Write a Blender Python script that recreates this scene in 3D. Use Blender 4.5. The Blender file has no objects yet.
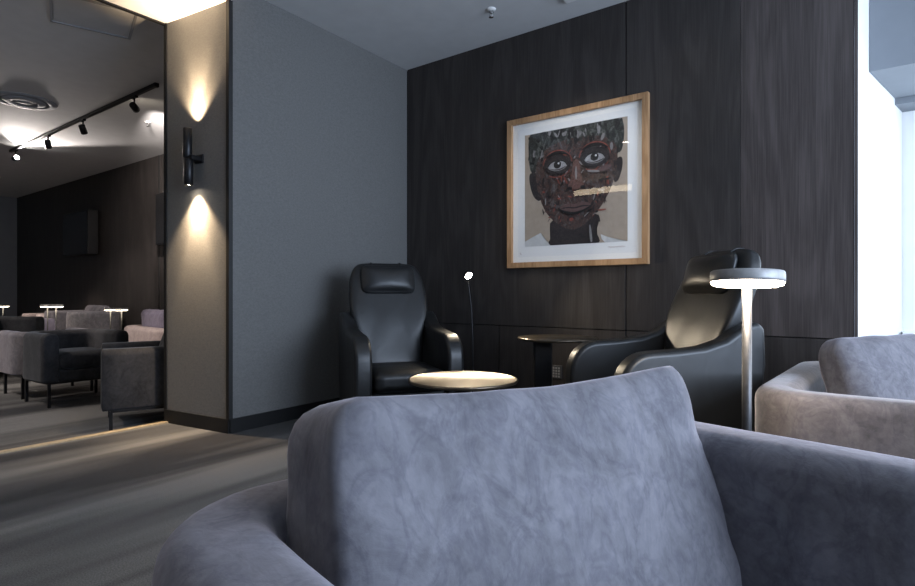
import bpy, bmesh, math, random
from mathutils import Vector, Matrix, noise
C = bpy.context.scene.collection
S = bpy.context.scene
PI = math.pi
random.seed(7)

# ------------------------------------------------------------------ camera
YAW = math.radians(36.5)
EYE = 0.93
cd = bpy.data.cameras.new('camera'); cam = bpy.data.objects.new('camera', cd); C.objects.link(cam)
cd.sensor_width = 36; cd.lens = 36 * 561 / 915
cd.clip_start = 0.05
cam.location = (0, 0, EYE); cam.rotation_euler = (PI/2, 0, YAW)
S.camera = cam

# ------------------------------------------------------------------ world, daylight, exposure
w = bpy.data.worlds.new('world'); S.world = w; w.use_nodes = True
w.node_tree.nodes['Background'].inputs[0].default_value = (.55, .68, .9, 1)
w.node_tree.nodes['Background'].inputs[1].default_value = .5
S.view_settings.view_transform = 'Standard'; S.view_settings.look = 'None'
S.view_settings.gamma = 1; S.view_settings.use_curve_mapping = False
S.view_settings.exposure = 1.15

def area(name, loc, rot, sx, sy, power, col, spread=180):
    l = bpy.data.lights.new(name, 'AREA'); l.shape = 'RECTANGLE'; l.size = sx; l.size_y = sy
    l.energy = power; l.color = col; l.spread = math.radians(spread)
    o = bpy.data.objects.new(name, l); C.objects.link(o); o.location = loc; o.rotation_euler = rot
    return o
# daylight through the tall east windows, and through the bay window beside the panelled wall
area('east_daylight', (2.56, 1.40, 1.55), (0, PI/2, 0), 2.1, 2.4, 88, (.63, .77, 1.0))
area('corner_daylight', (2.56, 3.75, 1.55), (0, PI/2, 0), 1.9, 1.5, 26, (.70, .82, 1.0))
area('bay_daylight', (1.15, 4.98, 1.45), (-PI/2, 0, 0), 1.5, 1.4, 14, (.72, .85, 1.0))

def spot(name, loc, direction, power, col, angle, blend=.5, size=.02):
    l = bpy.data.lights.new(name, 'SPOT'); l.energy = power; l.color = col
    l.spot_size = math.radians(angle); l.spot_blend = blend; l.shadow_soft_size = size
    o = bpy.data.objects.new(name, l); C.objects.link(o); o.location = loc
    o.rotation_euler = Vector(direction).to_track_quat('-Z', 'Y').to_euler()
    return o

# ------------------------------------------------------------------ materials
def mat(name):
    m = bpy.data.materials.new(name); m.use_nodes = True
    nt = m.node_tree; b = nt.nodes['Principled BSDF']
    return m, nt, b
def coords(nt, scale=(1,1,1), rot=(0,0,0), kind='Object'):
    tc = nt.nodes.new('ShaderNodeTexCoord'); mp = nt.nodes.new('ShaderNodeMapping')
    mp.inputs['Scale'].default_value = scale; mp.inputs['Rotation'].default_value = rot
    nt.links.new(tc.outputs[kind], mp.inputs[0]); return mp.outputs[0]
def noise_tex(nt, vec, scale, detail=4, rough=.5, dist=0):
    n = nt.nodes.new('ShaderNodeTexNoise'); n.inputs['Scale'].default_value = scale
    n.inputs['Detail'].default_value = detail; n.inputs['Roughness'].default_value = rough
    n.inputs['Distortion'].default_value = dist
    nt.links.new(vec, n.inputs['Vector']); return n.outputs['Fac']
def ramp(nt, fac, stops):
    r = nt.nodes.new('ShaderNodeValToRGB'); e = r.color_ramp.elements
    while len(e) < len(stops): e.new(.5)
    for k, (p, c) in enumerate(stops):
        e[k].position = p; e[k].color = (*c, 1) if len(c) == 3 else c
    nt.links.new(fac, r.inputs[0]); return r.outputs[0]
def bump(nt, b, fac, strength=.2, dist=.01):
    n = nt.nodes.new('ShaderNodeBump'); n.inputs['Strength'].default_value = strength
    n.inputs['Distance'].default_value = dist
    nt.links.new(fac, n.inputs['Height']); nt.links.new(n.outputs[0], b.inputs['Normal'])
def mix(nt, a, bb, fac, mode='MULTIPLY'):
    n = nt.nodes.new('ShaderNodeMix'); n.data_type = 'RGBA'; n.blend_type = mode
    if isinstance(fac, float): n.inputs[0].default_value = fac
    else: nt.links.new(fac, n.inputs[0])
    for s, v in ((6, a), (7, bb)):
        if isinstance(v, tuple): n.inputs[s].default_value = (*v, 1)
        else: nt.links.new(v, n.inputs[s])
    return n.outputs[2]

def plain(name, col, rough=.5, metal=0, scale=40, var=.12, bmp=.05, coat=0):
    m, nt, b = mat(name)
    v = coords(nt); f = noise_tex(nt, v, scale)
    nt.links.new(ramp(nt, f, [(.3, tuple(c*(1-var) for c in col)), (.7, tuple(min(1, c*(1+var)) for c in col))]), b.inputs['Base Color'])
    b.inputs['Roughness'].default_value = rough; b.inputs['Metallic'].default_value = metal
    b.inputs['Coat Weight'].default_value = coat
    if bmp: bump(nt, b, f, bmp, .003)
    return m

def velvet(name, dark, light, sheen=.38, tint=(.9,.85,.95), scale=7.0):
    m, nt, b = mat(name)
    v = coords(nt, (1, 1, .8)); f = noise_tex(nt, v, scale, 6, .62, .9)
    g = noise_tex(nt, coords(nt), scale*6, 4, .6, .5)
    mx = nt.nodes.new('ShaderNodeMath'); mx.operation = 'MULTIPLY_ADD'; mx.inputs[1].default_value = .3
    nt.links.new(g, mx.inputs[0]); 
    sc = nt.nodes.new('ShaderNodeMath'); sc.operation = 'MULTIPLY'; sc.inputs[1].default_value = .72
    nt.links.new(f, sc.inputs[0]); nt.links.new(sc.outputs[0], mx.inputs[2])
    base = ramp(nt, mx.outputs[0], [(.30, dark), (.72, light)])
    vn = noise_tex(nt, coords(nt, (1, 1, .7)), 13, 4, .6, .8)
    sb = nt.nodes.new('ShaderNodeMath'); sb.operation = 'SUBTRACT'; sb.inputs[1].default_value = .5; nt.links.new(vn, sb.inputs[0])
    ab = nt.nodes.new('ShaderNodeMath'); ab.operation = 'ABSOLUTE'; nt.links.new(sb.outputs[0], ab.inputs[0])
    vein = ramp(nt, ab.outputs[0], [(0, (.82,.82,.85)), (.07, (1,1,1))])
    nt.links.new(mix(nt, base, vein, 1.0), b.inputs['Base Color'])
    b.inputs['Roughness'].default_value = .85
    b.inputs['Sheen Weight'].default_value = sheen; b.inputs['Sheen Roughness'].default_value = .35
    b.inputs['Sheen Tint'].default_value = (*tint, 1)
    b.inputs['Specular IOR Level'].default_value = .2
    bump(nt, b, mx.outputs[0], .25, .012)
    return m

def leather(name, col=(.012,.0127,.0135)):
    m, nt, b = mat(name)
    v = coords(nt, (1, 1, .7)); f = noise_tex(nt, v, 7, 2, .5, .5)
    g = noise_tex(nt, coords(nt), 160, 2)
    nt.links.new(ramp(nt, f, [(.3, tuple(c*.8 for c in col)), (.7, tuple(c*1.25 for c in col))]), b.inputs['Base Color'])
    b.inputs['Roughness'].default_value = .38; b.inputs['Specular IOR Level'].default_value = .45
    mx = nt.nodes.new('ShaderNodeMath'); mx.operation = 'MULTIPLY_ADD'; mx.inputs[1].default_value = .06
    nt.links.new(g, mx.inputs[0]); nt.links.new(f, mx.inputs[2])
    bump(nt, b, mx.outputs[0], .22, .015)
    return m

def dark_wood(name, dark, light, sc=1.0, rough=.42):
    m, nt, b = mat(name)
    v = coords(nt, (2.2*sc, 2.2*sc, .30*sc)); f = noise_tex(nt, v, 2.0, 3, .5, 1.2)
    wv = nt.nodes.new('ShaderNodeMath'); wv.operation = 'MULTIPLY'; wv.inputs[1].default_value = 22
    nt.links.new(f, wv.inputs[0]); si = nt.nodes.new('ShaderNodeMath'); si.operation = 'SINE'
    nt.links.new(wv.outputs[0], si.inputs[0])
    fine = noise_tex(nt, coords(nt, (60*sc, 60*sc, 1.2*sc)), 3, 4, .6)
    mm = nt.nodes.new('ShaderNodeMath'); mm.operation = 'MULTIPLY_ADD'; mm.inputs[1].default_value = .14
    nt.links.new(si.outputs[0], mm.inputs[0]); nt.links.new(fine, mm.inputs[2])
    nt.links.new(ramp(nt, mm.outputs[0], [(.25, dark), (.75, light)]), b.inputs['Base Color'])
    b.inputs['Roughness'].default_value = rough; b.inputs['Specular IOR Level'].default_value = .35
    bump(nt, b, mm.outputs[0], .12, .003)
    return m

def carpet(name, rotz):
    m, nt, b = mat(name)
    v = coords(nt, (1.5, .13, 1), (0, 0, rotz))
    band = noise_tex(nt, v, 1.25, 3, .55, .35)
    spk = noise_tex(nt, coords(nt), 190, 3, .7)
    c1 = ramp(nt, band, [(.40, (.024,.023,.024)), (.50, (.085,.084,.083)), (.60, (.195,.194,.19))])
    c2 = ramp(nt, spk, [(.3, (.45,.45,.45)), (.7, (1.25,1.25,1.25))])
    nt.links.new(mix(nt, c1, c2, 1.0), b.inputs['Base Color'])
    b.inputs['Roughness'].default_value = .95; b.inputs['Specular IOR Level'].default_value = .1
    b.inputs['Sheen Weight'].default_value = .1
    bump(nt, b, spk, .6, .006)
    return m

def fabric_wall(name, a, c):
    m, nt, b = mat(name)
    f = noise_tex(nt, coords(nt, (1, 1, 1.6)), 60, 6, .75)
    g = noise_tex(nt, coords(nt, (40, 40, 260)), 3, 2, .5)
    mm = nt.nodes.new('ShaderNodeMath'); mm.operation = 'MULTIPLY_ADD'; mm.inputs[1].default_value = .45
    nt.links.new(g, mm.inputs[0]); nt.links.new(f, mm.inputs[2])
    nt.links.new(ramp(nt, mm.outputs[0], [(.45, a), (.95, c)]), b.inputs['Base Color'])
    b.inputs['Roughness'].default_value = .75; b.inputs['Specular IOR Level'].default_value = .25
    bump(nt, b, mm.outputs[0], .2, .004)
    return m

def glow(name, col, strength):
    m, nt, b = mat(name)
    b.inputs['Base Color'].default_value = (.8,.8,.8,1)
    b.inputs['Emission Color'].default_value = (*col, 1); b.inputs['Emission Strength'].default_value = strength
    return m

def glass(name, refl=.5):
    m, nt, b = mat(name)
    nt.nodes.remove(b)
    t = nt.nodes.new('ShaderNodeBsdfTransparent'); g = nt.nodes.new('ShaderNodeBsdfGlossy'); g.inputs['Roughness'].default_value = 0
    fr = nt.nodes.new('ShaderNodeFresnel'); fr.inputs[0].default_value = 1.5
    mx = nt.nodes.new('ShaderNodeMixShader')
    ge = nt.nodes.new('ShaderNodeNewGeometry'); inv = nt.nodes.new('ShaderNodeMath'); inv.operation = 'SUBTRACT'; inv.inputs[0].default_value = 1
    nt.links.new(ge.outputs['Backfacing'], inv.inputs[1]); mu = nt.nodes.new('ShaderNodeMath'); mu.operation = 'MULTIPLY'
    nt.links.new(inv.outputs[0], mu.inputs[0]); nt.links.new(fr.outputs[0], mu.inputs[1])
    nt.links.new(mu.outputs[0], mx.inputs[0]); nt.links.new(t.outputs[0], mx.inputs[1]); nt.links.new(g.outputs[0], mx.inputs[2])
    nt.links.new(mx.outputs[0], nt.nodes['Material Output'].inputs[0])
    return m

M = {}
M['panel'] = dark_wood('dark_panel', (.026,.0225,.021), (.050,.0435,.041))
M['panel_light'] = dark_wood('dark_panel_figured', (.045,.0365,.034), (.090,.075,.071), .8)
M['groove'] = plain('groove_black', (.004,.004,.004), .8)
M['black'] = plain('black_trim', (.004,.004,.0045), .6)
M['fabric'] = fabric_wall('grey_wallcovering', (.118,.117,.114), (.182,.18,.173))
M['ceil'] = plain('ceiling_paint', (.62,.62,.62), .9, 0, 8, .03, .02)
M['white'] = plain('white_paint', (.80,.80,.79), .6, 0, 8, .02, .02)
M['wall_grey'] = plain('grey_paint', (.30,.31,.33), .8, 0, 8, .03, .02)
M['bulk'] = plain('blue_grey_paint', (.20,.22,.245), .7, 0, 8, .03, .02)
M['carpet'] = carpet('banded_carpet', math.radians(20))
M['brass'] = plain('pale_brass_strip', (.42,.34,.22), .4, .3)
M['velvet'] = velvet('lilac_grey_velvet', (.082,.079,.088), (.214,.206,.224))
M['velvet_beige'] = velvet('taupe_velvet', (.070,.063,.065), (.19,.170,.172), .5, (.9,.88,.9))
M['velvet_dark'] = velvet('charcoal_velvet', (.012,.0125,.014), (.046,.047,.052), .25, (.7,.75,.8), 7)
M['velvet_pale'] = velvet('pale_pink_velvet', (.34,.28,.27), (.48,.41,.39), .3, (1,.9,.9))
M['velvet_lilac'] = velvet('lilac_velvet', (.14,.13,.18), (.24,.22,.29), .5)
M['leather'] = leather('black_leather')
M['metal'] = plain('dark_metal', (.02,.02,.022), .38, .6)
M['gun'] = plain('brushed_grey_metal', (.30,.295,.29), .45, .25, 60, .1, .02)
M['pole'] = plain('grey_pole_metal', (.07,.07,.072), .4, .6, 60, .1, 0)
M['champ'] = plain('champagne_metal', (.15,.125,.095), .30, .85, 30, .08, .02)
M['oak'] = dark_wood('oak_frame', (.30,.165,.075), (.52,.31,.16), 1.6, .5)
M['mat'] = plain('mat_board', (.86,.86,.84), .9, 0, 60, .02, .02)
M['glass'] = glass('picture_glass')
M['chrome'] = plain('chrome', (.6,.6,.6), .2, 1)
M['screen'] = plain('black_screen', (.012,.012,.013), .22)
M['led'] = glow('warm_diffuser', (1, .84, .66), 13)
M['ledfar'] = glow('warm_diffuser_small', (1, .84, .62), 6)
M['lens'] = glow('lamp_lens', (1, .86, .68), 40)
M['lenscool'] = glow('track_lens', (1, .93, .88), 120)
M['socket'] = plain('socket_plate', (.05,.05,.052), .4)

# ------------------------------------------------------------------ helpers
def ob(name, bm, m, parent=None, smooth=True, bevel=0, seg=3, sub=0, kind=None):
    bmesh.ops.recalc_face_normals(bm, faces=bm.faces[:])
    me = bpy.data.meshes.new(name); bm.to_mesh(me); bm.free()
    o = bpy.data.objects.new(name, me); C.objects.link(o)
    me.materials.append(m)
    if smooth:
        for p in me.polygons: p.use_smooth = True
    if bevel:
        b = o.modifiers.new('bevel', 'BEVEL'); b.width = bevel; b.segments = seg; b.limit_method = 'ANGLE'; b.angle_limit = math.radians(35)
        wn = o.modifiers.new('wn', 'WEIGHTED_NORMAL'); wn.keep_sharp = False
    if sub:
        s = o.modifiers.new('sub', 'SUBSURF'); s.levels = sub; s.render_levels = sub
    if parent: o.parent = parent
    if kind: o['kind'] = kind
    return o
def tag(o, label, cat, group=None):
    o['label'] = label; o['category'] = cat
    if group: o['group'] = group
    return o
def thing(name, label, cat, loc=(0,0,0), rotz=0, group=None):
    o = bpy.data.objects.new(name, None); C.objects.link(o); o.empty_display_size = .1
    o.location = loc; o.rotation_euler = (0, 0, rotz)
    return tag(o, label, cat, group)
def struct(name, bm, m, **k):
    return ob(name, bm, m, None, smooth=k.pop('smooth', False), kind='structure', **k)
def dup(root, loc, rotz, label, group=None):
    r = root.copy(); C.objects.link(r); r.location = loc; r.rotation_euler = (0, 0, rotz); r['label'] = label
    if group: r['group'] = group
    for ch in list(root.children):
        c = ch.copy(); C.objects.link(c); c.parent = r
        for g in ch.children:
            d = g.copy(); C.objects.link(d); d.parent = c
    return r
def box(bm, x0, x1, y0, y1, z0, z1):
    v = [bm.verts.new(p) for p in ((x0,y0,z0),(x1,y0,z0),(x1,y1,z0),(x0,y1,z0),(x0,y0,z1),(x1,y0,z1),(x1,y1,z1),(x0,y1,z1))]
    for f in ((0,3,2,1),(4,5,6,7),(0,1,5,4),(1,2,6,5),(2,3,7,6),(3,0,4,7)): bm.faces.new([v[i] for i in f])
    return bm
def B(*a): return box(bmesh.new(), *a)
def prism(pts, z0, z1, bm=None):
    bm = bm or bmesh.new()
    lo = [bm.verts.new((*p, z0)) for p in pts]; hi = [bm.verts.new((*p, z1)) for p in pts]
    n = len(pts)
    bm.faces.new(lo[::-1]); bm.faces.new(hi)
    for i in range(n): bm.faces.new((lo[i], lo[(i+1)%n], hi[(i+1)%n], hi[i]))
    return bm
def lathe(prof, n=40, bm=None, off=(0,0,0), caps=True):
    bm = bm or bmesh.new(); rings = []
    for r, z in prof:
        rings.append([bm.verts.new((off[0]+r*math.cos(2*PI*k/n), off[1]+r*math.sin(2*PI*k/n), off[2]+z)) for k in range(n)])
    for a, b in zip(rings, rings[1:]):
        for k in range(n): bm.faces.new((a[k], a[(k+1)%n], b[(k+1)%n], b[k]))
    if caps:
        bm.faces.new(rings[0][::-1]); bm.faces.new(rings[-1])
    return bm
def tube(pts, r, n=12, bm=None, taper=None):
    bm = bm or bmesh.new(); pts = [Vector(p) for p in pts]; rings = []
    for i, p in enumerate(pts):
        t = (pts[min(i+1, len(pts)-1)] - pts[max(i-1, 0)]).normalized()
        a = t.cross(Vector((0,0,1)) if abs(t.z) < .95 else Vector((1,0,0))).normalized(); b = t.cross(a)
        rr = r if taper is None else r + (taper - r)*i/(len(pts)-1)
        rings.append([bm.verts.new(p + rr*(a*math.cos(2*PI*k/n) + b*math.sin(2*PI*k/n))) for k in range(n)])
    for a, b in zip(rings, rings[1:]):
        for k in range(n): bm.faces.new((a[k], a[(k+1)%n], b[(k+1)%n], b[k]))
    bm.faces.new(rings[0][::-1]); bm.faces.new(rings[-1])
    return bm
def loft(sections, bm=None, cap=True):
    bm = bm or bmesh.new()
    rings = [[bm.verts.new(p) for p in s] for s in sections]; n = len(rings[0])
    for a, b in zip(rings, rings[1:]):
        for k in range(n): bm.faces.new((a[k], a[(k+1)%n], b[(k+1)%n], b[k]))
    if cap: bm.faces.new(rings[0][::-1]); bm.faces.new(rings[-1])
    return bm

def cushion(w, h, t, edge=.6, rnd=.06, crown=3.0, n=18, wr=.006, seed=0, taper_top=0.0, sag=0.0, spread=0.0, bulge=0.0):
    """upholstered pad: w along y, h along z (bottom at 0), t along x; soft rounded box with a crown"""
    bm = bmesh.new()
    bmesh.ops.create_cube(bm, size=2)
    bmesh.ops.subdivide_edges(bm, edges=bm.edges[:], cuts=n, use_grid_fill=True)
    hw, hh, ht = w/2, h/2, t/2
    for v in bm.verts:
        x, y, z = v.co
        p = Vector((x*ht, y*hw, z*hh)); r = rnd
        q = Vector([max(-e+r2, min(e-r2, c)) for c, e, r2 in zip(p, (ht, hw, hh), (min(r, ht*.98), r, r))])
        dlt = p - q
        if dlt.length > 1e-9:
            p = q + Vector((dlt.x/min(r, ht*.98), dlt.y/r, dlt.z/r)).normalized() * r if dlt.length > 0 else p
            if min(r, ht*.98) < r: p.x = q.x + (p.x-q.x)*min(r, ht*.98)/r
        a, b = abs(y)**crown, abs(z)**crown
        p.x *= edge + (1-edge)*(1-a)*(1-b)
        tt = (z+1)/2
        p.x *= 1 - taper_top*tt
        p.y *= 1 - spread*(tt**2) + bulge*(1 - z*z)
        p.z -= sag*tt*(1 - y*y)*(1 - .35*y)
        k = Vector((p.x*3+seed, p.y*5, p.z*5))
        p += Vector((1, .4, .5)) * wr * noise.noise(k) + Vector((1,.3,.3)) * wr*.6*noise.noise(k*2.7)
        v.co = p + Vector((0, 0, hh))
    return bm

# ------------------------------------------------------------------ shell
CE = 2.985
LZ = -.07            # lounge carpet lies a shallow step lower
YB = 3.88            # panelled wall
A_ = (-3.424, 2.089); Bp = (-4.097, 1.999)
struct('floor', B(-4.06, 3.2, -3.0, 5.3, -.12, 0), M['carpet'])
struct('floor.001', B(-15.0, -4.06, -3.0, 4.3, LZ-.05, LZ), M['carpet'])
bm = bmesh.new(); box(bm, -15.0, 3.2, -3.0, 5.3, CE, CE+.12)
struct('ceiling', bm, M['ceil'])
struct('trim_1', B(-4.09, -4.045, -3.0, 1.995, LZ, .012), M['brass'], bevel=.004)   # threshold strip
# partition with grey wallcovering
struct('wall_left', prism([A_, (-3.45, YB), (-4.05, 4.08), Bp], .0, CE), M['fabric'])
def off(p, q, d):
    v = Vector((q[0]-p[0], q[1]-p[1])).normalized(); return Vector((v.y, -v.x))*d
nf = off(Bp, A_, .006); nr = off(A_, (-3.45, YB), .006)
def strip(p, q, nrm, z0, z1):
    return prism([(p[0]+nrm.x, p[1]+nrm.y), (q[0]+nrm.x, q[1]+nrm.y), (q[0]-nrm.x*.3, q[1]-nrm.y*.3), (p[0]-nrm.x*.3, p[1]-nrm.y*.3)], z0, z1)
struct('baseboard_left', strip(A_, (-3.45, YB-.01), nr*2, 0, .094), M['black'])
struct('baseboard_front', strip(Bp, A_, nf*2, LZ, .094), M['black'])
def lerp(p, q, t): return (p[0]+(q[0]-p[0])*t, p[1]+(q[1]-p[1])*t)
bm = prism([A_, lerp(A_, Bp, .035), (lerp(A_, Bp, .035)[0]+nf.x*1.5, lerp(A_, Bp, .035)[1]+nf.y*1.5), (A_[0]+nf.x*1.5+nr.x, A_[1]+nf.y*1.5), (A_[0]+nr.x*1.5, A_[1]+.018), (A_[0], A_[1]+.018)], .09, CE-.115)
struct('trim_2', bm, M['black'])
bm = prism([Bp, lerp(Bp, A_, .03), (lerp(Bp, A_, .03)[0]+nf.x*1.5, lerp(Bp, A_, .03)[1]+nf.y*1.5), (Bp[0]+nf.x*1.5-.01, Bp[1]+nf.y*1.5), (Bp[0]-.012, Bp[1]+.03)], .09, CE-.115)
struct('trim_3', bm, M['black'])
# white header beam over the opening, running towards the room behind the camera
struct('trim_4', prism([(A_[0]+.012, A_[1]+.012), (Bp[0]-.0, Bp[1]-.0), (-4.09, -3.0), (-3.40, -3.0)], CE-.115, CE-.001), M['white'])
struct('trim_5', B(-4.12, -4.09, -3.0, 2.0, CE-.125, CE-.001), M['black'])

# panelled wall: dark backing and veneer boards with shadow gaps
struct('wall_back', B(-3.47, -.085, YB+.02, YB+.12, 0, CE), M['groove'])
g = .004
xs = [-3.45, -2.898, -2.45, -1.396, -.08]
n = 0
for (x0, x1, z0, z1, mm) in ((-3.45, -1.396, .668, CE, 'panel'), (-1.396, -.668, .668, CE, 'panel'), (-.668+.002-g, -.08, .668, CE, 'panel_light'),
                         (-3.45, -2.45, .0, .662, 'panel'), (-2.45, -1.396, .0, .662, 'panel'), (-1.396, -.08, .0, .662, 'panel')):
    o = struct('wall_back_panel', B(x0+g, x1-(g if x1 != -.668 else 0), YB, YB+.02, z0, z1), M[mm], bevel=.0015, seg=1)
# end of the panelled wall, splayed white reveal of the bay, bay window and bulkhead
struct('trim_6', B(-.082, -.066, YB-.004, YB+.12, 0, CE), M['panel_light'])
jd = Vector((.2, .98)).normalized()
J0 = Vector((-.066, 3.885)); J1 = J0 + jd*1.16
struct('wall_bay', prism([tuple(J0), tuple(J1), (J1.x-.1, J1.y), (J0.x-.01, J0.y+.1)], 0, CE), M['white'])
struct('trim_7', prism([(J0.x+jd.x*.24+.002, J0.y+jd.y*.24), (3.1, J0.y+jd.y*.24), (3.1, J0.y+jd.y*.92), (J0.x+jd.x*.92+.002, J0.y+jd.y*.92)], 2.24, CE), M['bulk'])
struct('trim_8', B(J1.x-.06, 3.1, 4.80, 5.04, 2.20, CE), M['bulk'])
YW = 5.03
# bay wall with window
bm = bmesh.new()
box(bm, J1.x-.05, .30, YW, YW+.16, 0, CE); box(bm, 1.98, 3.1, YW, YW+.16, 0, CE)
box(bm, .30, 1.98, YW, YW+.16, 0, .66); box(bm, .30, 1.98, YW, YW+.16, 2.2, CE)
struct('wall_north', bm, M['white'])
bm = bmesh.new()
box(bm, .30, .35, YW+.03, YW+.1, .66, 2.2); box(bm, 1.93, 1.98, YW+.03, YW+.1, .66, 2.2); box(bm, 1.12, 1.16, YW+.03, YW+.1, .66, 2.2)
box(bm, .30, 1.98, YW+.03, YW+.1, .66, .71); box(bm, .30, 1.98, YW+.03, YW+.1, 2.15, 2.2)
wf = struct('window_1', bm, M['metal'])
gl = ob('window_pane', B(.33, 1.95, YW+.06, YW+.066, .69, 2.17), M['glass'], wf, smooth=False)
struct('trim_9', B(J1.x+.0, 2.0, YW-.12, YW, .62, .66), M['white'])      # window sill
# east wall with three tall windows (outside the frame, the source of the daylight)
bm = bmesh.new()
box(bm, 2.62, 2.8, -3.0, .15, 0, CE); box(bm, 2.62, 2.8, 2.65, 2.95, 0, CE); box(bm, 2.62, 2.8, 4.55, 5.2, 0, CE)
box(bm, 2.62, 2.8, 2.95, 4.55, 0, .45); box(bm, 2.62, 2.8, 2.95, 4.55, 2.65, CE)
box(bm, 2.62, 2.8, .15, 2.65, 0, .45); box(bm, 2.62, 2.8, .15, 2.65, 2.65, CE)
struct('wall_right', bm, M['wall_grey'])
bm = bmesh.new()
for y in (.15, .97, 1.78, 2.60): box(bm, 2.66, 2.72, y, y+.05, .45, 2.65)
box(bm, 2.66, 2.72, .15, 2.65, .45, .50); box(bm, 2.66, 2.72, .15, 2.65, 2.60, 2.65)
wf = struct('window_2', bm, M['metal'])
ob('window_pane', B(2.69, 2.695, .17, 2.63, .47, 2.63), M['glass'], wf, smooth=False)
bm = bmesh.new()
for y in (2.95, 3.73, 4.50): box(bm, 2.66, 2.72, y, y+.05, .45, 2.65)
box(bm, 2.66, 2.72, 2.95, 4.55, .45, .50); box(bm, 2.66, 2.72, 2.95, 4.55, 2.60, 2.65)
wf = struct('window_3', bm, M['metal'])
ob('window_pane', B(2.69, 2.695, 2.97, 4.53, .47, 2.63), M['glass'], wf, smooth=False)
struct('wall_south', B(-15.0, 2.8, -3.12, -3.0, LZ, CE), M['wall_grey'])
# lounge shell
struct('wall_lounge_back', B(-14.85, -4.05, 4.08, 4.2, LZ, CE), M['panel'])
struct('wall_lounge_left', B(-15.0, -14.85, -3.0, 4.2, LZ, CE), M['wall_grey'])
bm = bmesh.new()
for x in (-8.55, -8.15, -5.6): box(bm, x, x+.012, 4.066, 4.081, LZ, CE)
struct('trim_10', bm, M['groove'])

# ------------------------------------------------------------------ sofas
def u_shell(W, D, H, T, z0, rc=.12):
    """tub of back and two arms: a rounded section swept round a U-shaped path (facing +x)"""
    hw = W/2 - T/2; xb = -D/2 + T/2; xf = D/2
    path = []
    def arc(cx, cy, a0, a1, r, k=8):
        for i in range(k+1):
            a = a0 + (a1-a0)*i/k; path.append((cx+r*math.cos(a), cy+r*math.sin(a)))
    nst = 6
    for i in range(nst): path.append((xf - .012 + (xb+rc-xf)*i/nst, hw))
    arc(xb+rc, hw-rc, PI/2, PI, rc)
    for i in range(1, 8): path.append((xb, hw-rc - (2*(hw-rc))*i/8))
    arc(xb+rc, -hw+rc, PI, 3*PI/2, rc)
    for i in range(1, nst+1): path.append((xb+rc + (xf-.012-xb-rc)*i/nst, -hw))
    sec = []
    r = .05; rb = .02; t = T/2
    def corner(cx, cz, a0, r, k=5):
        for i in range(k+1):
            a = a0 + PI/2*i/k; sec.append((cx+r*math.cos(a), cz+r*math.sin(a)))
    corner(t-r, H-r, 0, r); corner(-t+r, H-r, PI/2, r); corner(-t+rb, z0+rb, PI, rb); corner(t-rb, z0+rb, 3*PI/2, rb)
    zc = (H+z0)/2
    rings = []
    N = len(path)
    def ring(i, sc=1.0, shift=0):
        p = Vector(path[i]); q = (Vector(path[min(i+1, N-1)]) - Vector(path[max(i-1, 0)])).normalized()
        nrm = Vector((q.y, -q.x)); out = []
        for s, z in sec:
            fs = max(-(t-.03), min(t-.03, s)); ss = s if sc == 1 else s - math.copysign(min(abs(s), .03), s)*(1-sc)
            zz = z if sc == 1 else z + (zc-z)/abs(zc-z+1e-9)*.03*(1-sc)
            pp = p + nrm*ss + q*shift
            k = Vector((pp.x*4, pp.y*4, zz*4)); dn = .004*noise.noise(k)
            out.append((pp.x+dn, pp.y+dn, zz+dn*.6))
        return out
    rings.append(ring(0, 0, -.012)); rings.append(ring(0, .6, -.006))
    for i in range(N): rings.append(ring(i))
    rings.append(ring(N-1, .6, .006)); rings.append(ring(N-1, 0, .012))
    return loft(rings)

def sofa(name, label, cat, loc, rotz, W, m, D=.74, H=.62, T=.15, leg=.14, back=True, cush_h=.40, group=None, cm=None, cw=None, lean=13, cx=.13, cz=.27, ct=.21, crot=0, cy=0, cedge=.70, sh=.12, crnd=.06, sag=0, spread=0, bulge=0, roll=0):
    t = thing(name, label, cat, loc, rotz, group)
    z0 = leg
    ob('shell', u_shell(W, D, H, T, z0+.02), m, t)
    iw = W - 2*T - .01
    ob('seat_base', B(-D/2+T*.8, D/2-.03, -iw/2, iw/2, z0+.02, z0+.12), m, t, bevel=.015)
    sc = cushion(iw-.01, D-T-.0, sh+.04, .86, .05, 4, 10, .003, 3)
    bmesh.ops.transform(sc, matrix=Matrix.Translation((D/2+.0, 0, z0+.10+sh*.83)) @ Matrix.Rotation(-PI/2, 4, 'Y'), verts=sc.verts[:])
    ob('seat_cushion', sc, m, t)
    if back:
        bc = cushion(cw or iw-.02, cush_h, ct, cedge, crnd, 3.0, 22, .012, 9, .22, sag, spread, bulge)
        bmesh.ops.transform(bc, matrix=Matrix.Translation((-D/2+T+cx, cy, z0+cz)) @ Matrix.Rotation(math.radians(crot), 4, 'Z') @ Matrix.Rotation(math.radians(-lean), 4, 'Y') @ Matrix.Rotation(math.radians(roll), 4, 'X'), verts=bc.verts[:])
        ob('back_cushion', bc, cm or m, t)
    bm = bmesh.new()
    ix, iy = D/2-.06, W/2-.06
    for y in (-iy, iy): box(bm, -ix, ix, y-.012, y+.012, z0, z0+.022)
    for x in (-ix, ix): box(bm, x-.012, x+.012, -iy, iy, z0, z0+.0215)
    ob('base_frame', bm, M['metal'], t, smooth=False)
    for x in (-ix, ix):
        for y in (-iy, iy):
            ob('leg', B(x-.0115, x+.0115, y-.0115, y+.0115, 0, z0+.01), M['metal'], t, smooth=False)
    return t

def cw(L, D):   # metres right of / ahead of the standpoint -> room x, y
    c, s = math.cos(YAW), math.sin(YAW); return (L*c - D*s, L*s + D*c)

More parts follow.
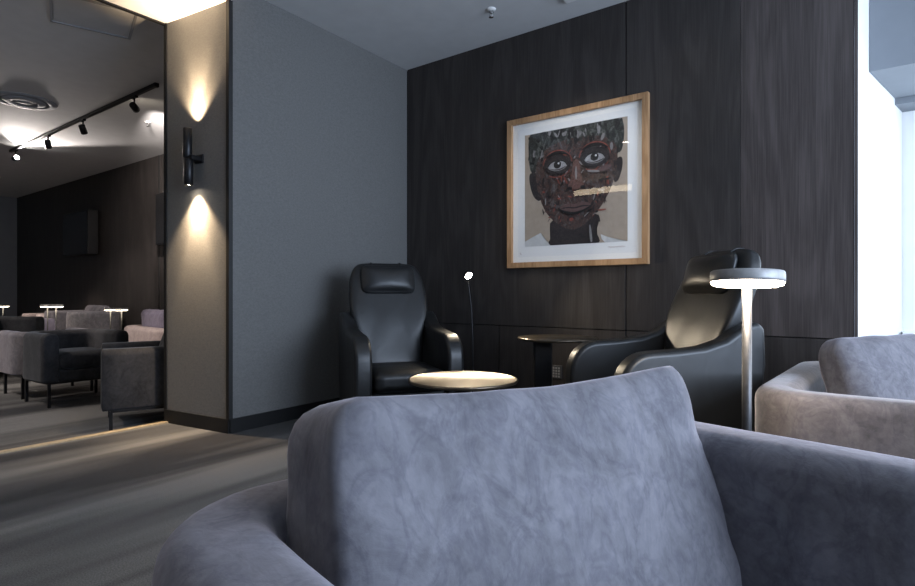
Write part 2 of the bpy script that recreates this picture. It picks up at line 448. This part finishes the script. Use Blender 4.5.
x, y = cw(.232, .903)
sofa('armchair', 'wide lilac-grey velvet armchair with large back cushion, in the foreground', 'armchair', (x, y, 0), math.radians(-13.5), 1.21, M['velvet'], D=.79, H=.62, T=.155, leg=.10, cush_h=.525, cw=.91, roll=-2.2, lean=15, cx=.165, cz=.15, ct=.28, cy=.022, cedge=.86, sh=.085, crnd=.045, sag=.014, spread=.035, bulge=.04)
sofa('armchair', 'taupe velvet sofa beside the bright window reveal at right', 'sofa', (.03, 3.0, 0), math.radians(-3), 1.30, M['velvet_beige'], D=.78, H=.565, T=.15, leg=.14, cush_h=.40, cw=.75, lean=20, cx=.34, cz=.215, crot=-28, cy=.10, ct=.24, cedge=.85, cm=M['velvet'], crnd=.085).name = 'sofa'

# ------------------------------------------------------------------ leather chairs
def leather_chair(label, loc, rotz):
    t = thing('leather_armchair', label, 'armchair', loc, rotz, None)
    L = M['leather']
    # backrest
    spec = [(.36,-.20,.42,.10),(.40,-.205,.46,.13),(.50,-.235,.47,.135),(.60,-.265,.475,.135),(.70,-.295,.52,.135),(.80,-.325,.575,.13),
            (.92,-.36,.575,.12),(1.02,-.39,.555,.11),(1.09,-.41,.51,.10),(1.13,-.42,.45,.08),(1.15,-.425,.36,.04)]
    secs = []
    K = 56
    for z, x, wd, th in spec:
        s = []
        for k in range(K):
            a = 2*PI*k/K; ca, sa = math.cos(a), math.sin(a)
            yy = math.copysign(abs(ca)**.45, ca)*wd/2; nn = math.copysign(abs(sa)**.55, sa)*th/2
            wing = .16*(abs(yy)/(wd/2))**3.0 * max(0, 1-abs(z-.76)/.30)*.55
            cr = .012*math.sin(yy*48 + (z-.6)*14*math.copysign(1, yy))*max(0, 1-abs(z-.66)/.2)*max(0, 1-abs(yy)/.2) if sa > 0 else 0
            s.append((x + nn + cr + wing*.6, yy, z + nn*.28))
        secs.append(s)
    ob('backrest', loft(secs), L, t, sub=1)
    hp = cushion(.40, .215, .11, .45, .05, 2.6, 10, .004, 5)
    bmesh.ops.transform(hp, matrix=Matrix.Translation((-.292, 0, .925)) @ Matrix.Rotation(math.radians(-16), 4, 'Y'), verts=hp.verts[:])
    ho = ob('head_pillow', hp, L, t)
    for yy in (-.11, .11):
        ob('strap', tube([(-.325, yy, 1.08), (-.36, yy, 1.13), (-.40, yy, 1.153), (-.44, yy, 1.155), (-.462, yy, 1.12), (-.462, yy, 1.0)], .005, 8), L, ho)
    sc = cushion(.47, .54, .15, .82, .05, 4, 12, .005, 2)
    bmesh.ops.transform(sc, matrix=Matrix.Translation((.345, 0, .375)) @ Matrix.Rotation(-PI/2, 4, 'Y'), verts=sc.verts[:])
    ob('seat', sc, L, t)
    ob('seat_base', B(-.26, .30, -.245, .245, .19, .31), L, t, bevel=.03)
    for s in (-1, 1):
        prof = [(.29,.15),(.325,.25),(.335,.40),(.33,.50)]
        for i in range(1, 9):
            a = PI/2*i/8; prof.append((.17+.16*math.cos(a), .50+.165*math.sin(a)))
        prof += [(.05,.672),(-.08,.685),(-.18,.715),(-.27,.775),(-.34,.80),(-.38,.77),(-.385,.60),(-.35,.35),(-.31,.15)]
        bm = bmesh.new()
        y0, y1 = s*.245, s*.355
        a = [bm.verts.new((px, y0, pz)) for px, pz in prof]; b = [bm.verts.new((px, y1, pz)) for px, pz in prof]
        bm.faces.new(a); bm.faces.new(b[::-1]); nn = len(prof)
        for i in range(nn): bm.faces.new((a[i], a[(i+1)%nn], b[(i+1)%nn], b[i]))
        ob('armrest', bm, L, t, bevel=.036, seg=5)
    ob('pedestal', lathe([(.04,.03),(.04,.20)], 20), M['metal'], t)
    ob('base', lathe([(.30,0),(.31,.008),(.30,.018),(.08,.03),(.045,.04)], 48), M['metal'], t)
    return t
x, y = cw(-.40, 3.82)
a1 = YAW - PI/2 + math.radians(20)
leather_chair('black leather armchair with head pillow, facing out from the corner behind the round coffee table', (x, y, 0), a1)
x, y = cw(.985, 2.86)
leather_chair('black leather armchair seen from its side, behind the lit disc lamp', (x, y, 0), YAW + PI + math.radians(9))

# ------------------------------------------------------------------ tables
x, y = cw(.03, 3.08)
t = thing('coffee_table', 'round coffee table with champagne metal top in front of the corner armchair', 'table', (x, y, 0))
ob('tabletop', lathe([(.285,.442),(.298,.446),(.302,.452),(.302,.458),(.296,.462),(.29,.460),(.286,.456),(.0001,.456)], 72), M['champ'], t)
ob('pedestal', lathe([(.06,.02),(.045,.06),(.04,.30),(.05,.42),(.12,.442)], 32), M['metal'], t)
ob('base', lathe([(.20,0),(.21,.008),(.20,.018),(.06,.024)], 48), M['metal'], t)
x, y = cw(.66, 3.72)
t = thing('side_table', 'tall dark side table between the two leather armchairs, against the panelled wall', 'table', (x, y, 0), YAW)
ob('tabletop', lathe([(.235,.618),(.255,.622),(.262,.630),(.258,.637),(.0001,.639)], 64), M['champ'], t)
bm = bmesh.new(); prism([(-.15,-.03),(-.04,-.03),(-.03,0),(-.04,.03),(-.15,.03),(-.16,0)], .02, .62, bm)
ob('pedestal', bm, M['metal'], t, smooth=False, bevel=.008)
ob('base', lathe([(.19,0),(.20,.008),(.19,.018),(.02,.022)], 48), M['metal'], t)

# ------------------------------------------------------------------ lamps
def disc_lamp(label, loc, h, r, pr, led, tilt=(0,0), group=None, power=0, seg=48):
    t = thing('disc_lamp', label, 'lamp', loc, 0, group)
    R = Matrix.Translation((0, 0, h)) @ Matrix.Rotation(tilt[0], 4, Vector((math.cos(YAW), math.sin(YAW), 0))) @ Matrix.Rotation(tilt[1], 4, Vector((-math.sin(YAW), math.cos(YAW), 0)))
    th = r*.16
    bm = lathe([(r*.93, -th), (r, -th), (r*1.01, -th*.5), (r, th*.75), (r*.97, th), (.0001, th)], seg)
    bmesh.ops.transform(bm, matrix=R, verts=bm.verts[:]); sh = ob('shade', bm, M['gun'], t)
    bm = lathe([(r*.985, -th*.98), (r*.96, -th*1.55), (r*.85, -th*1.8), (.0001, -th*1.85)], seg)
    bmesh.ops.transform(bm, matrix=R, verts=bm.verts[:]); ob('diffuser', bm, led, t)
    ob('pole', lathe([(pr, .01), (pr, h-th*1.2)], 20), M['pole'], t)
    ob('base', lathe([(r*.95, 0), (r*.97, .006), (r*.94, .014), (pr, .018)], seg), M['gun'], t)
    if power:
        spot(t.name + '_light', (loc[0], loc[1], loc[2]+h-th*2.1), (0, 0, -1), power, (1, .85, .68), 165, .6, r*.7)
    return t
x, y = cw(.98, 1.90)
disc_lamp('grey disc lamp on a slim post standing behind the foreground armchair', (x, y, 0), .985, .114, .0155, M['led'], (math.radians(-3), math.radians(2)), None, 11)
# slim reading lamp
x, y = cw(.115, 4.20)
t = thing('reading_lamp', 'slim black reading lamp with a small glowing head by the corner armchair', 'lamp', (x, y, 0), YAW)
ob('base', lathe([(.11,0),(.112,.006),(.10,.012),(.01,.016)], 40), M['metal'], t)
ob('stem', tube([(0,0,.01),(0,0,.35),(-.002,0,.6),(-.012,0,.82),(-.03,0,.97),(-.04,-.005,1.05)], .0055, 8), M['metal'], t)
hm = Matrix.Translation((-.038, -.03, 1.065)) @ Matrix.Rotation(math.radians(-55), 4, 'X') @ Matrix.Rotation(math.radians(-25), 4, 'Y')
bm = lathe([(.006,.035),(.026,.03),(.036,.01),(.037,-.012),(.033,-.012)], 28)
bmesh.ops.transform(bm, matrix=hm, verts=bm.verts[:]); hd = ob('lamp_head', bm, M['metal'], t)
bm = lathe([(.027,-.0125),(.022,-.016),(.0001,-.018)], 28)
bmesh.ops.transform(bm, matrix=hm, verts=bm.verts[:]); ob('lens', bm, M['lens'], hd)
lx, ly = cw(.085, 4.08)
tx, ty = cw(.62, 3.1)
spot('reading_light', (lx, ly, 1.05), (tx-lx, ty-ly, .46-1.05), 13, (1, .84, .62), 150, .6, .03)

# wall sconce: two offset cylinders on an arm
fc = lerp(Bp, A_, .54)
fd = Vector((A_[0]-Bp[0], A_[1]-Bp[1])).normalized(); fnrm = Vector((fd.y, -fd.x))
ang = math.atan2(fd.y, fd.x)
t = thing('wall_sconce', 'black twin-cylinder wall light throwing light up and down the column', 'lamp', (fc[0], fc[1], 1.85), ang)
# local: x along the face, -y out of the wall
ob('wall_plate', B(-.03, .055, -.012, -.001, -.03, .03), M['metal'], t, smooth=False, bevel=.003)
ob('arm', B(-.035, .045, -.085, -.01, -.018, .012), M['metal'], t, smooth=False, bevel=.004)
ob('upper_cylinder', lathe([(.027,.0),(.030,.004),(.030,.198),(.027,.20),(.024,.19)], 28, None, (-.02,-.072,.0)), M['metal'], t)
lo = ob('lower_cylinder', lathe([(.024,-.18),(.027,-.19),(.030,-.188),(.030,-.012),(.027,-.008)], 28, None, (-.008,-.072,.0)), M['metal'], t)
ob('lens', lathe([(.0235,-.182),(.0001,-.184)], 24, None, (-.008,-.072,0)), M['lens'], lo)
sp = Vector((fc[0], fc[1])) + fnrm*.062
pu = sp - fd*.004
spot('sconce_up', (pu.x, pu.y, 2.065), (-fnrm.x*.06, -fnrm.y*.06, 1), 34, (1, .73, .46), 92, .9, .012)
spot('sconce_down', (pu.x, pu.y, 1.655), (-fnrm.x*.06, -fnrm.y*.06, -1), 48, (1, .73, .46), 90, .85, .012)

spot('sconce_up_core', (pu.x, pu.y, 2.065), (-fnrm.x*.03, -fnrm.y*.03, 1), 52, (1, .73, .46), 46, .9, .012)
spot('sconce_down_core', (pu.x, pu.y, 1.655), (-fnrm.x*.03, -fnrm.y*.03, -1), 46, (1, .73, .46), 50, .8, .012)
# added glowing bar, itself unseen, that makes the warm streak in the picture glass
t = thing('added_glow_bar', 'warm glowing bar added out of view to make the pale streak in the picture glass', 'lamp', (-3.72, -1.5, 2.60))
ob('housing', B(-.54, .54, -.05, .0, .02, .15), M['metal'], t, smooth=False, bevel=.004)
ob('diffuser', B(-.51, .51, -.004, .012, .035, .135), glow('added_bar_glow', (1, .80, .55), 4.5), t, smooth=False)
for sx in (-.45, .45): ob('suspension_rod', tube([(sx, -.025, .145), (sx, -.025, CE-.11-2.60)], .005, 8), M['metal'], t)
# ------------------------------------------------------------------ framed portrait
FX0, FX1, FZ0, FZ1 = -2.348, -1.228, 1.128, 2.302
FW, FT = .042, .045
t = thing('framed_portrait', 'large oak-framed painted portrait behind glass on the dark panelled wall', 'picture', ((FX0+FX1)/2, YB, FZ0))
hw = (FX1-FX0)/2; HH = FZ1-FZ0
bm = bmesh.new()
def rail(pts):
    lo = [bm.verts.new((p[0], -.002, p[1])) for p in pts]; hi = [bm.verts.new((p[0], -FT, p[1])) for p in pts]
    bm.faces.new(lo); bm.faces.new(hi[::-1])
    for i in range(4): bm.faces.new((lo[i], lo[(i+1)%4], hi[(i+1)%4], hi[i]))
rail([(-hw,0),(-hw,HH),(-hw+FW,HH-FW),(-hw+FW,FW)]); rail([(hw,0),(hw,HH),(hw-FW,HH-FW),(hw-FW,FW)])
rail([(-hw,0),(hw,0),(hw-FW,FW),(-hw+FW,FW)]); rail([(-hw,HH),(hw,HH),(hw-FW,HH-FW),(-hw+FW,HH-FW)])
ob('frame', bm, M['oak'], t, smooth=False, bevel=.002, seg=2)
ob('mat_board', B(-hw+FW*.8, hw-FW*.8, -.016, -.004, FW*.8, HH-FW*.8), M['mat'], t, smooth=False)
ob('glass_pane', B(-hw+FW*.8, hw-FW*.8, -.040, -.037, FW*.8, HH-FW*.8), M['glass'], t, smooth=False)
# painted sheet; everything on it is flat paint layers
AX0, AX1, AZ0, AZ1 = -hw+.150, hw-.150, .165, HH-.135
AWd, AHt = AX1-AX0, AZ1-AZ0
kraft = plain('kraft_ground', (.36,.30,.24), .9, 0, 30, .06, 0)
abm = B(AX0, AX1, -.0185, -.0165, AZ0, AZ1); amats = [kraft]
sheet = plain('print_paper', (.80,.81,.81), .9, 0, 60, .02, 0)
ob('print_sheet', B(-hw+.085, hw-.085, -.0168, -.0162, .085, HH-.085), sheet, t, smooth=False)
layer = [0]
def paint(name, pts, m):
    layer[0] += 1
    yy = -.0187 - layer[0]*.00004
    if m not in amats: amats.append(m)
    f = abm.faces.new([abm.verts.new((AX0+AWd*min(1,max(0,u)), yy, AZ1-AHt*min(1,max(0,q)))) for u, q in pts])
    for tf in bmesh.ops.triangulate(abm, faces=[f])['faces']: tf.material_index = amats.index(m)
def smoothpoly(pts, k=4):
    out = []; n = len(pts)
    for i in range(n):
        p0, p1, p2, p3 = (Vector(pts[(i+j-1) % n]) for j in range(4))
        for s in range(k):
            q = s/k
            out.append(tuple(.5*((2*p1)+(p2-p0)*q+(2*p0-5*p1+4*p2-p3)*q*q+(3*p1-p0-3*p2+p3)*q**3)))
    return out
def ell(cx, cy, a, b, k=20, rot=0):
    return [(cx+a*math.cos(2*PI*i/k)*math.cos(rot)-b*math.sin(2*PI*i/k)*math.sin(rot), cy+a*math.cos(2*PI*i/k)*math.sin(rot)+b*math.sin(2*PI*i/k)*math.cos(rot)) for i in range(k)]
def paint_mat(name, stops, sc=9, dist=2.2):
    m, nt, b = mat(name)
    f = noise_tex(nt, coords(nt, (1, 1, .75)), sc, 7, .72, dist)
    nt.links.new(ramp(nt, f, stops), b.inputs['Base Color']); b.inputs['Roughness'].default_value = .8
    return m
skin = paint_mat('painted_skin', [(.34,(.008,.008,.009)),(.44,(.025,.018,.017)),(.50,(.10,.05,.04)),(.53,(.014,.013,.014)),(.59,(.13,.11,.105)),(.64,(.016,.016,.018)),(.74,(.36,.32,.31))], 13)
hairm = paint_mat('painted_hair', [(.35,(.008,.009,.009)),(.52,(.03,.034,.03)),(.62,(.13,.14,.13)),(.7,(.02,.02,.02)),(.78,(.25,.25,.24))], 22, 1.2)
darkp = paint_mat('painted_shadow', [(.3,(.006,.006,.007)),(.6,(.03,.022,.022)),(.75,(.10,.07,.065))], 12)
redp = paint_mat('painted_red', [(.3,(.10,.02,.015)),(.6,(.26,.07,.05)),(.8,(.4,.2,.16))], 16)
pinkp = paint_mat('painted_lips', [(.35,(.035,.022,.022)),(.5,(.13,.075,.07)),(.6,(.05,.03,.03)),(.7,(.34,.26,.25))], 34)
whitep = paint_mat('painted_white', [(.3,(.45,.46,.47)),(.7,(.62,.63,.63))], 6)
eyew = paint_mat('painted_eye', [(.3,(.16,.16,.165)),(.6,(.36,.36,.37)),(.75,(.5,.5,.5))], 24)
greyp = paint_mat('painted_grey', [(.3,(.12,.12,.125)),(.7,(.30,.29,.29))], 20)
ink = plain('ink', (.005,.005,.005), .7, 0, 40, .1, 0)
paint('neck', smoothpoly([(.30,.78),(.28,.92),(.26,1.0),(.50,1.0),(.74,1.0),(.72,.90),(.72,.76)]), darkp)
paint('shirt', [(0,1),(0,.955),(.08,.92),(.17,.885),(.20,.93),(.27,1)], whitep)
paint('shirt', [(1,1),(.92,.985),(.82,.955),(.76,.93),(.77,.97),(.80,1)], whitep)
paint('hair', smoothpoly([(.05,.02),(.04,.15),(.06,.32),(.12,.34),(.22,.22),(.5,.16),(.8,.2),(.93,.28),(.97,.16),(.96,.03),(.90,0),(.5,0),(.12,0)]), hairm)
paint('ear', smoothpoly([(.13,.36),(.06,.35),(.05,.42),(.09,.55),(.16,.60),(.18,.50)]), darkp)
paint('ear', smoothpoly([(.90,.34),(.95,.32),(.955,.40),(.92,.50),(.88,.50)]), darkp)
paint('face', smoothpoly([(.13,.26),(.12,.40),(.15,.55),(.22,.70),(.32,.80),(.44,.865),(.54,.87),(.66,.80),(.78,.68),(.87,.52),(.91,.36),(.90,.22),(.80,.13),(.60,.10),(.42,.10),(.24,.15)]), skin)
for i in range(110):     # short dabs of hair along the crown
    u = random.uniform(.05, .95); q = random.uniform(.0, .13 if .2 < u < .8 else .26)
    a = random.uniform(-.6, .6)
    paint('hair_dab', ell(u, q, .006+random.random()*.012, .018+random.random()*.02, 8, a), (hairm, ink, hairm, ink, greyp)[i % 5])
for i in range(190):     # loose strokes across the face
    u = random.uniform(.2, .84); q = random.uniform(.2, .8)
    if abs(u-.5) > .42 - .35*max(0, q-.45): continue
    paint('brush_stroke', ell(u, q, .003+random.random()*.006, .012+random.random()*.03, 8, random.uniform(-1.2, 1.2) + (u-.52)*2), (darkp, redp, greyp, darkp, skin, ink, skin)[i % 7])
def ring_poly(cx, cy, a, b, wd, a0, a1, k=18):
    o = [(cx+a*math.cos(a0+(a1-a0)*i/k), cy+b*math.sin(a0+(a1-a0)*i/k)) for i in range(k+1)]
    n_ = [(cx+(a-wd)*math.cos(a0+(a1-a0)*i/k), cy+(b-wd)*math.sin(a0+(a1-a0)*i/k)) for i in range(k, -1, -1)]
    return o + n_
for cx, cy in ((.35,.31),(.71,.29)):
    paint('eye_socket', ell(cx, cy, .135, .085), darkp)
    paint('contour', ring_poly(cx, cy-.005, .15, .125, .010, PI*1.02, PI*1.98), redp)
    paint('contour', ring_poly(cx, cy+.01, .145, .10, .008, PI*.15, PI*.7), redp)
    paint('brow', smoothpoly([(cx-.13,cy-.07),(cx-.05,cy-.115),(cx+.06,cy-.11),(cx+.13,cy-.06),(cx+.06,cy-.085),(cx-.05,cy-.085)]), ink)
    paint('eye_white', smoothpoly([(cx-.095,cy+.012),(cx-.04,cy-.035),(cx+.03,cy-.038),(cx+.095,cy+.005),(cx+.04,cy+.032),(cx-.03,cy+.036)]), eyew)
    paint('iris', ell(cx, cy-.002, .038, .034), ink)
    paint('eye_glint', ell(cx+.012, cy-.012, .010, .009, 10), whitep)
    paint('lid', ring_poly(cx, cy+.014, .100, .058, .012, PI*1.03, PI*1.97), ink)
    paint('lid', ring_poly(cx, cy+.0, .100, .052, .006, PI*.08, PI*.92), greyp)
paint('nose', smoothpoly([(.51,.30),(.49,.42),(.46,.50),(.50,.535),(.56,.54),(.61,.51),(.585,.42),(.56,.30)]), paint_mat('painted_nose', [(.36,(.035,.022,.02)),(.5,(.16,.08,.065)),(.6,(.05,.03,.028)),(.7,(.28,.2,.18))], 26))
paint('nostril', ell(.475, .525, .022, .014), ink); paint('nostril', ell(.60, .525, .022, .014), ink)
paint('nose_light', ell(.535, .40, .010, .06, 10), greyp)
paint('mouth_shadow', smoothpoly([(.36,.69),(.44,.655),(.52,.665),(.60,.65),(.69,.68),(.60,.735),(.52,.75),(.44,.735)]), ink)
paint('lips', smoothpoly([(.37,.685),(.45,.65),(.52,.662),(.59,.648),(.68,.675),(.60,.715),(.52,.728),(.44,.715)]), pinkp)
paint('mouth_line', smoothpoly([(.37,.696),(.45,.682),(.52,.69),(.60,.678),(.68,.688),(.60,.690),(.52,.70),(.45,.692)]), ink)
paint('chin_dab', ell(.49, .79, .02, .016, 10), redp)
paint('neck_light', smoothpoly([(.66,.86),(.675,.86),(.69,.98),(.67,.98)]), greyp)
paint('cheek_light', ell(.80, .39, .07, .022, 12, -.2), pinkp)
paint('cheek_stroke', ell(.70, .405, .06, .010, 12, .15), greyp)
art = ob('artwork', abm, kraft, t, smooth=False)
for m_ in amats[1:]: art.data.materials.append(m_)
# pencilled signature and edition mark on the margin
sig = [(AX1-.14+.008*i, -.0172, AZ0-.035+.006*math.sin(i*2.1)) for i in range(16)]
ob('signature', tube(sig, .0012, 5), redp, t)
ob('edition_mark', tube([(AX0-.045,-.0172,AZ0-.045),(AX0-.035,-.0172,AZ0-.06),(AX0-.028,-.0172,AZ0-.062)], .0012, 5), redp, t)

# ------------------------------------------------------------------ small fittings
t = thing('wall_socket', 'small dark socket plate low on the panelled wall behind the side table', 'socket', (-1.93, YB-.001, .33))
ob('plate', B(-.045, .045, -.008, 0, -.05, .05), M['socket'], t, smooth=False, bevel=.003)
bm = bmesh.new()
for i in range(3):
    for j in range(4): box(bm, -.03+i*.022, -.016+i*.022, -.011, -.007, -.04+j*.021, -.026+j*.021)
ob('outlet', bm, M['gun'], t, smooth=False)
def sprinkler(label, loc, grp=None):
    t = thing('sprinkler', label, 'sprinkler', loc, 0, grp)
    ob('rosette', lathe([(.035,0),(.034,-.004),(.02,-.012),(.0001,-.012)], 24), M['white'], t)
    ob('nozzle', lathe([(.008,-.01),(.008,-.03)], 12), M['chrome'], t)
    ob('yoke', tube([(.014,0,-.012),(.018,0,-.03),(.012,0,-.05),(0,0,-.056),(-.012,0,-.05),(-.018,0,-.03),(-.014,0,-.012)], .0035, 8), M['chrome'], t)
    ob('deflector', lathe([(.016,-.056),(.017,-.059),(.0001,-.06)], 16), M['chrome'], t)
    return t
sprinkler('small chrome sprinkler on the grey ceiling, in front of the panelled wall', (-2.22, 3.41, CE))
sprinkler('tiny sprinkler on the lounge ceiling near the column', (-6.99, 3.2, CE))
t = thing('ceiling_sensor', 'pale square fitting at the top edge of the ceiling, right of the sprinkler', 'sensor', (-1.66, 3.56, CE))
ob('cover', B(-.07, .07, -.07, .07, -.022, 0), M['white'], t, smooth=False, bevel=.006)
t = thing('air_diffuser', 'round metal air diffuser in the lounge ceiling', 'vent', (-7.30, 2.07, CE))
ob('outer_ring', lathe([(.29,0),(.285,-.006),(.23,-.014),(.215,-.010),(.215,0)], 56), M['wall_grey'], t)
ob('cone', lathe([(.20,0),(.19,-.014),(.12,-.03),(.11,-.024),(.11,0)], 48), M['wall_grey'], t)
ob('centre_plate', lathe([(.10,0),(.095,-.02),(.0001,-.028)], 40), M['wall_grey'], t)
bm = bmesh.new(); Hc = [(-4.97,1.42),(-4.85,2.10),(-4.25,2.15),(-4.25,1.42)]
t = thing('access_hatch', 'square access panel in the lounge ceiling beside the column', 'hatch', (-4.647, 1.739, CE), math.radians(-18))
ob('panel', B(-.242, .242, -.242, .242, -.006, 0), M['ceil'], t, smooth=False, bevel=.002)
bm = bmesh.new()
for s in (-1, 1):
    box(bm, -.262, .262, s*.255-.008, s*.255+.008, -.012, 0); box(bm, s*.255-.008, s*.255+.008, -.262, .262, -.012, 0)
ob('edge_trim', bm, M['wall_grey'], t, smooth=False)

# track with spotlights
TY = 2.66
t = thing('track_rail', 'long black lighting track on the lounge ceiling', 'track', (-5.66, TY, CE))
ob('rail', B(-4.30, 0, -.018, .018, -.035, 0), M['metal'], t, smooth=False, bevel=.003)
ob('end_cap', B(0, .04, -.022, .022, -.04, 0), M['metal'], t, smooth=False, bevel=.004)
def track_head(label, x, direction, lens, power, grp, ang_=50):
    t = thing('track_spotlight', label, 'spotlight', (x, TY, CE-.035), 0, grp)
    d = Vector(direction).normalized()
    ob('adapter', B(-.05, .05, -.016, .016, -.018, 0), M['metal'], t, smooth=False, bevel=.003)
    ob('stem', tube([(0,0,-.015),(0,0,-.07)], .008, 8), M['metal'], t)
    Rm = Matrix.Translation((0,0,-.11)) @ d.to_track_quat('-Z', 'Y').to_matrix().to_4x4()
    bm = lathe([(.028,.05),(.034,.045),(.036,-.05),(.032,-.055),(.029,-.04)], 24)
    bmesh.ops.transform(bm, matrix=Rm, verts=bm.verts[:]); h = ob('head', bm, M['metal'], t)
    bm = lathe([(.0295,-.042),(.0001,-.044)], 20)
    bmesh.ops.transform(bm, matrix=Rm, verts=bm.verts[:]); ob('lens', bm, lens, h)
    if power:
        p = Vector((x, TY, CE-.145)) + d*.09
        spot(t.name + '_light', p, d, power, (1, .90, .84), ang_, .6, .03)
    return t
track_head('track spotlight nearest the column', -6.10, (-1.45, 1.42, -.42), M['lens'], 260, 'spotlights on the lounge track', 60)
track_head('second track spotlight from the column', -7.40, (-.4, .45, -.8), M['lens'], 40, 'spotlights on the lounge track', 60)
track_head('third track spotlight from the column', -8.50, (-.4, .3, -.8), M['lens'], 50, 'spotlights on the lounge track', 60)
track_head('glaring track spotlight at the far end of the track', -9.75, (.93, .05, .08), M['lenscool'], 150, 'spotlights on the lounge track', 70)
# unseen fill lights added overhead to brighten the lounge and this room
def fill_light(label, x, y, power, col, ang_=110, aim=(0, 0, -1)):
    t = thing('ceiling_fill', label, 'ceiling light', (x, y, CE), 0, 'added ceiling fill lights')
    ob('bezel', lathe([(.05,0),(.065,-.001),(.066,-.006),(.05,-.008)], 28, caps=False), M['white'], t)
    ob('lens', lathe([(.05,-.002),(.0001,-.002)], 28), M['lens'], t)
    spot(t.name + '_light', (x, y, CE-.03), aim, power, col, ang_, .6, .05)
for i, (x, y) in enumerate(((-6.2, .3), (-8.2, .3), (-10.2, .8), (-12.4, 1.2))):
    fill_light('unseen fill light added over the lounge, number %s from the opening' % ('one', 'two', 'three', 'four')[i], x, y, 90, (1, .88, .80))  # added fill for the lounge ceiling and carpet, fittings never in view
fill_light('unseen spotlight added over the lounge to brighten the back of the pale pink sofa', -6.3, .85, 150, (1, .86, .78), 26, (-.10, 2.1, -2.6))  # added only to brighten the sofa back, no known fitting here
fill_light('unseen spotlight added over the lounge to brighten the small pale pink sofa', -10.2, 1.3, 110, (1, .82, .70), 34, (-.55, 2.0, -2.5))  # added to lift the pale and grey sofas by the far wall
fill_light('unseen spotlight added to brighten the framed portrait', -1.3, 2.35, 27, (1, .95, .89), 42, (-.48, 1.5, -1.25))  # added so the mat and frame come out brighter
for i, (x, y) in enumerate(((-2.7, .2), (-1.6, -1.6))):
    fill_light(('unseen fill light added over the open carpet beside the column', 'unseen fill light added behind the standpoint')[i], x, y, (15, 2)[i], (1, .97, .93), 120)  # added neutral fill, reaching carpet and ceiling by bounce
# wall screens
def screen(label, x0, x1, z0, z1, d):
    t = thing('wall_screen', label, 'screen', ((x0+x1)/2, 4.078, z0))
    hw_ = (x1-x0)/2
    ob('housing', B(-hw_, hw_, -d, -.03, 0, z1-z0), M['metal'], t, smooth=False, bevel=.006)
    ob('display', B(-hw_+.02, hw_-.02, -d-.004, -d+.002, .02, z1-z0-.02), M['screen'], t, smooth=False)
    ob('bracket', B(-.12, .12, -.03, 0, .1, z1-z0-.1), M['metal'], t, smooth=False)
    return t
screen('black wall screen in the middle of the far lounge wall', -11.70, -10.62, 1.59, 2.34, .19)
screen('black wall screen beside the column, catching light along its top', -8.33, -6.9, 1.62, 2.36, .16)

# ------------------------------------------------------------------ lounge seating
G = 'lounge armchairs'
sofa('armchair', 'charcoal velvet armchair facing right, nearest in the lounge at left', 'armchair', (-6.02, 2.09, LZ), math.radians(2), .70, M['velvet_dark'], D=.62, H=.645, T=.12, leg=.20, back=False, group=G)
sofa('armchair', 'lilac-grey velvet armchair turned away, back to back with the charcoal one', 'armchair', (-6.68, 2.10, LZ), math.radians(180), .70, M['velvet'], D=.62, H=.63, T=.12, leg=.20, back=False, group=G)
sofa('armchair', 'dark velvet armchair cut off by the column, seen from its side', 'armchair', (-4.555, 2.15, LZ), math.radians(-111), .70, M['velvet_dark'], D=.74, H=.60, leg=.14, back=True, cush_h=.36, group=G)
H_ = 'lounge sofas'
sofa('sofa', 'dark grey sofa at the left edge of the photo, behind the back-to-back armchairs', 'sofa', (-8.62, 2.05, LZ), math.radians(35), .95, M['velvet_dark'], D=.76, H=.70, leg=.14, back=True, group=H_)
sofa('sofa', 'low lilac velvet sofa beyond the dark sofa at the left edge', 'sofa', (-10.14, 2.72, LZ), math.radians(10), .8, M['velvet_lilac'], D=.74, H=.62, leg=.14, back=False, group=H_)
sofa('sofa', 'small pale pink sofa under the left pair of lit disc lamps', 'sofa', (-10.98, 3.55, LZ), math.radians(-90), .80, M['velvet_pale'], D=.74, H=.66, leg=.14, back=False, group=H_)
sofa('sofa', 'grey sofa against the far lounge wall, right of the small pale pink one', 'sofa', (-10.0, 3.62, LZ), math.radians(-90), 1.05, M['velvet'], D=.78, H=.72, leg=.14, back=True, group=H_)
sofa('sofa', 'pale pink sofa with lilac back cushion, seen from behind beside the column', 'sofa', (-6.55, 3.30, LZ), math.radians(84), 1.2, M['velvet_pale'], D=.80, H=.62, leg=.14, back=True, group=H_, cm=M['velvet_lilac'], cush_h=.40, lean=8)
def at(u, D): return cw((u-457.5)/561*D, D)
for u, D, lab in ((3, 9.6, 'small lit disc lamp at the left edge of the photo'), (47.5, 8.0, 'left one of the two lit disc lamps between the far sofas'),
                  (56, 7.8, 'right one of the two lit disc lamps between the far sofas'), (110.5, 7.6, 'left one of the two lit disc lamps near the column'), (121.5, 7.3, 'right one of the two lit disc lamps near the column')):
    x, y = at(u, D)
    z = EYE - 12.5/561*D if u < 90 else EYE - 16/561*D
    disc_lamp(lab, (x, y, LZ), z-LZ, .085 if u < 90 else .075, .008, M['ledfar'], (0, 0), 'disc lamps in the lounge', 0, 24)
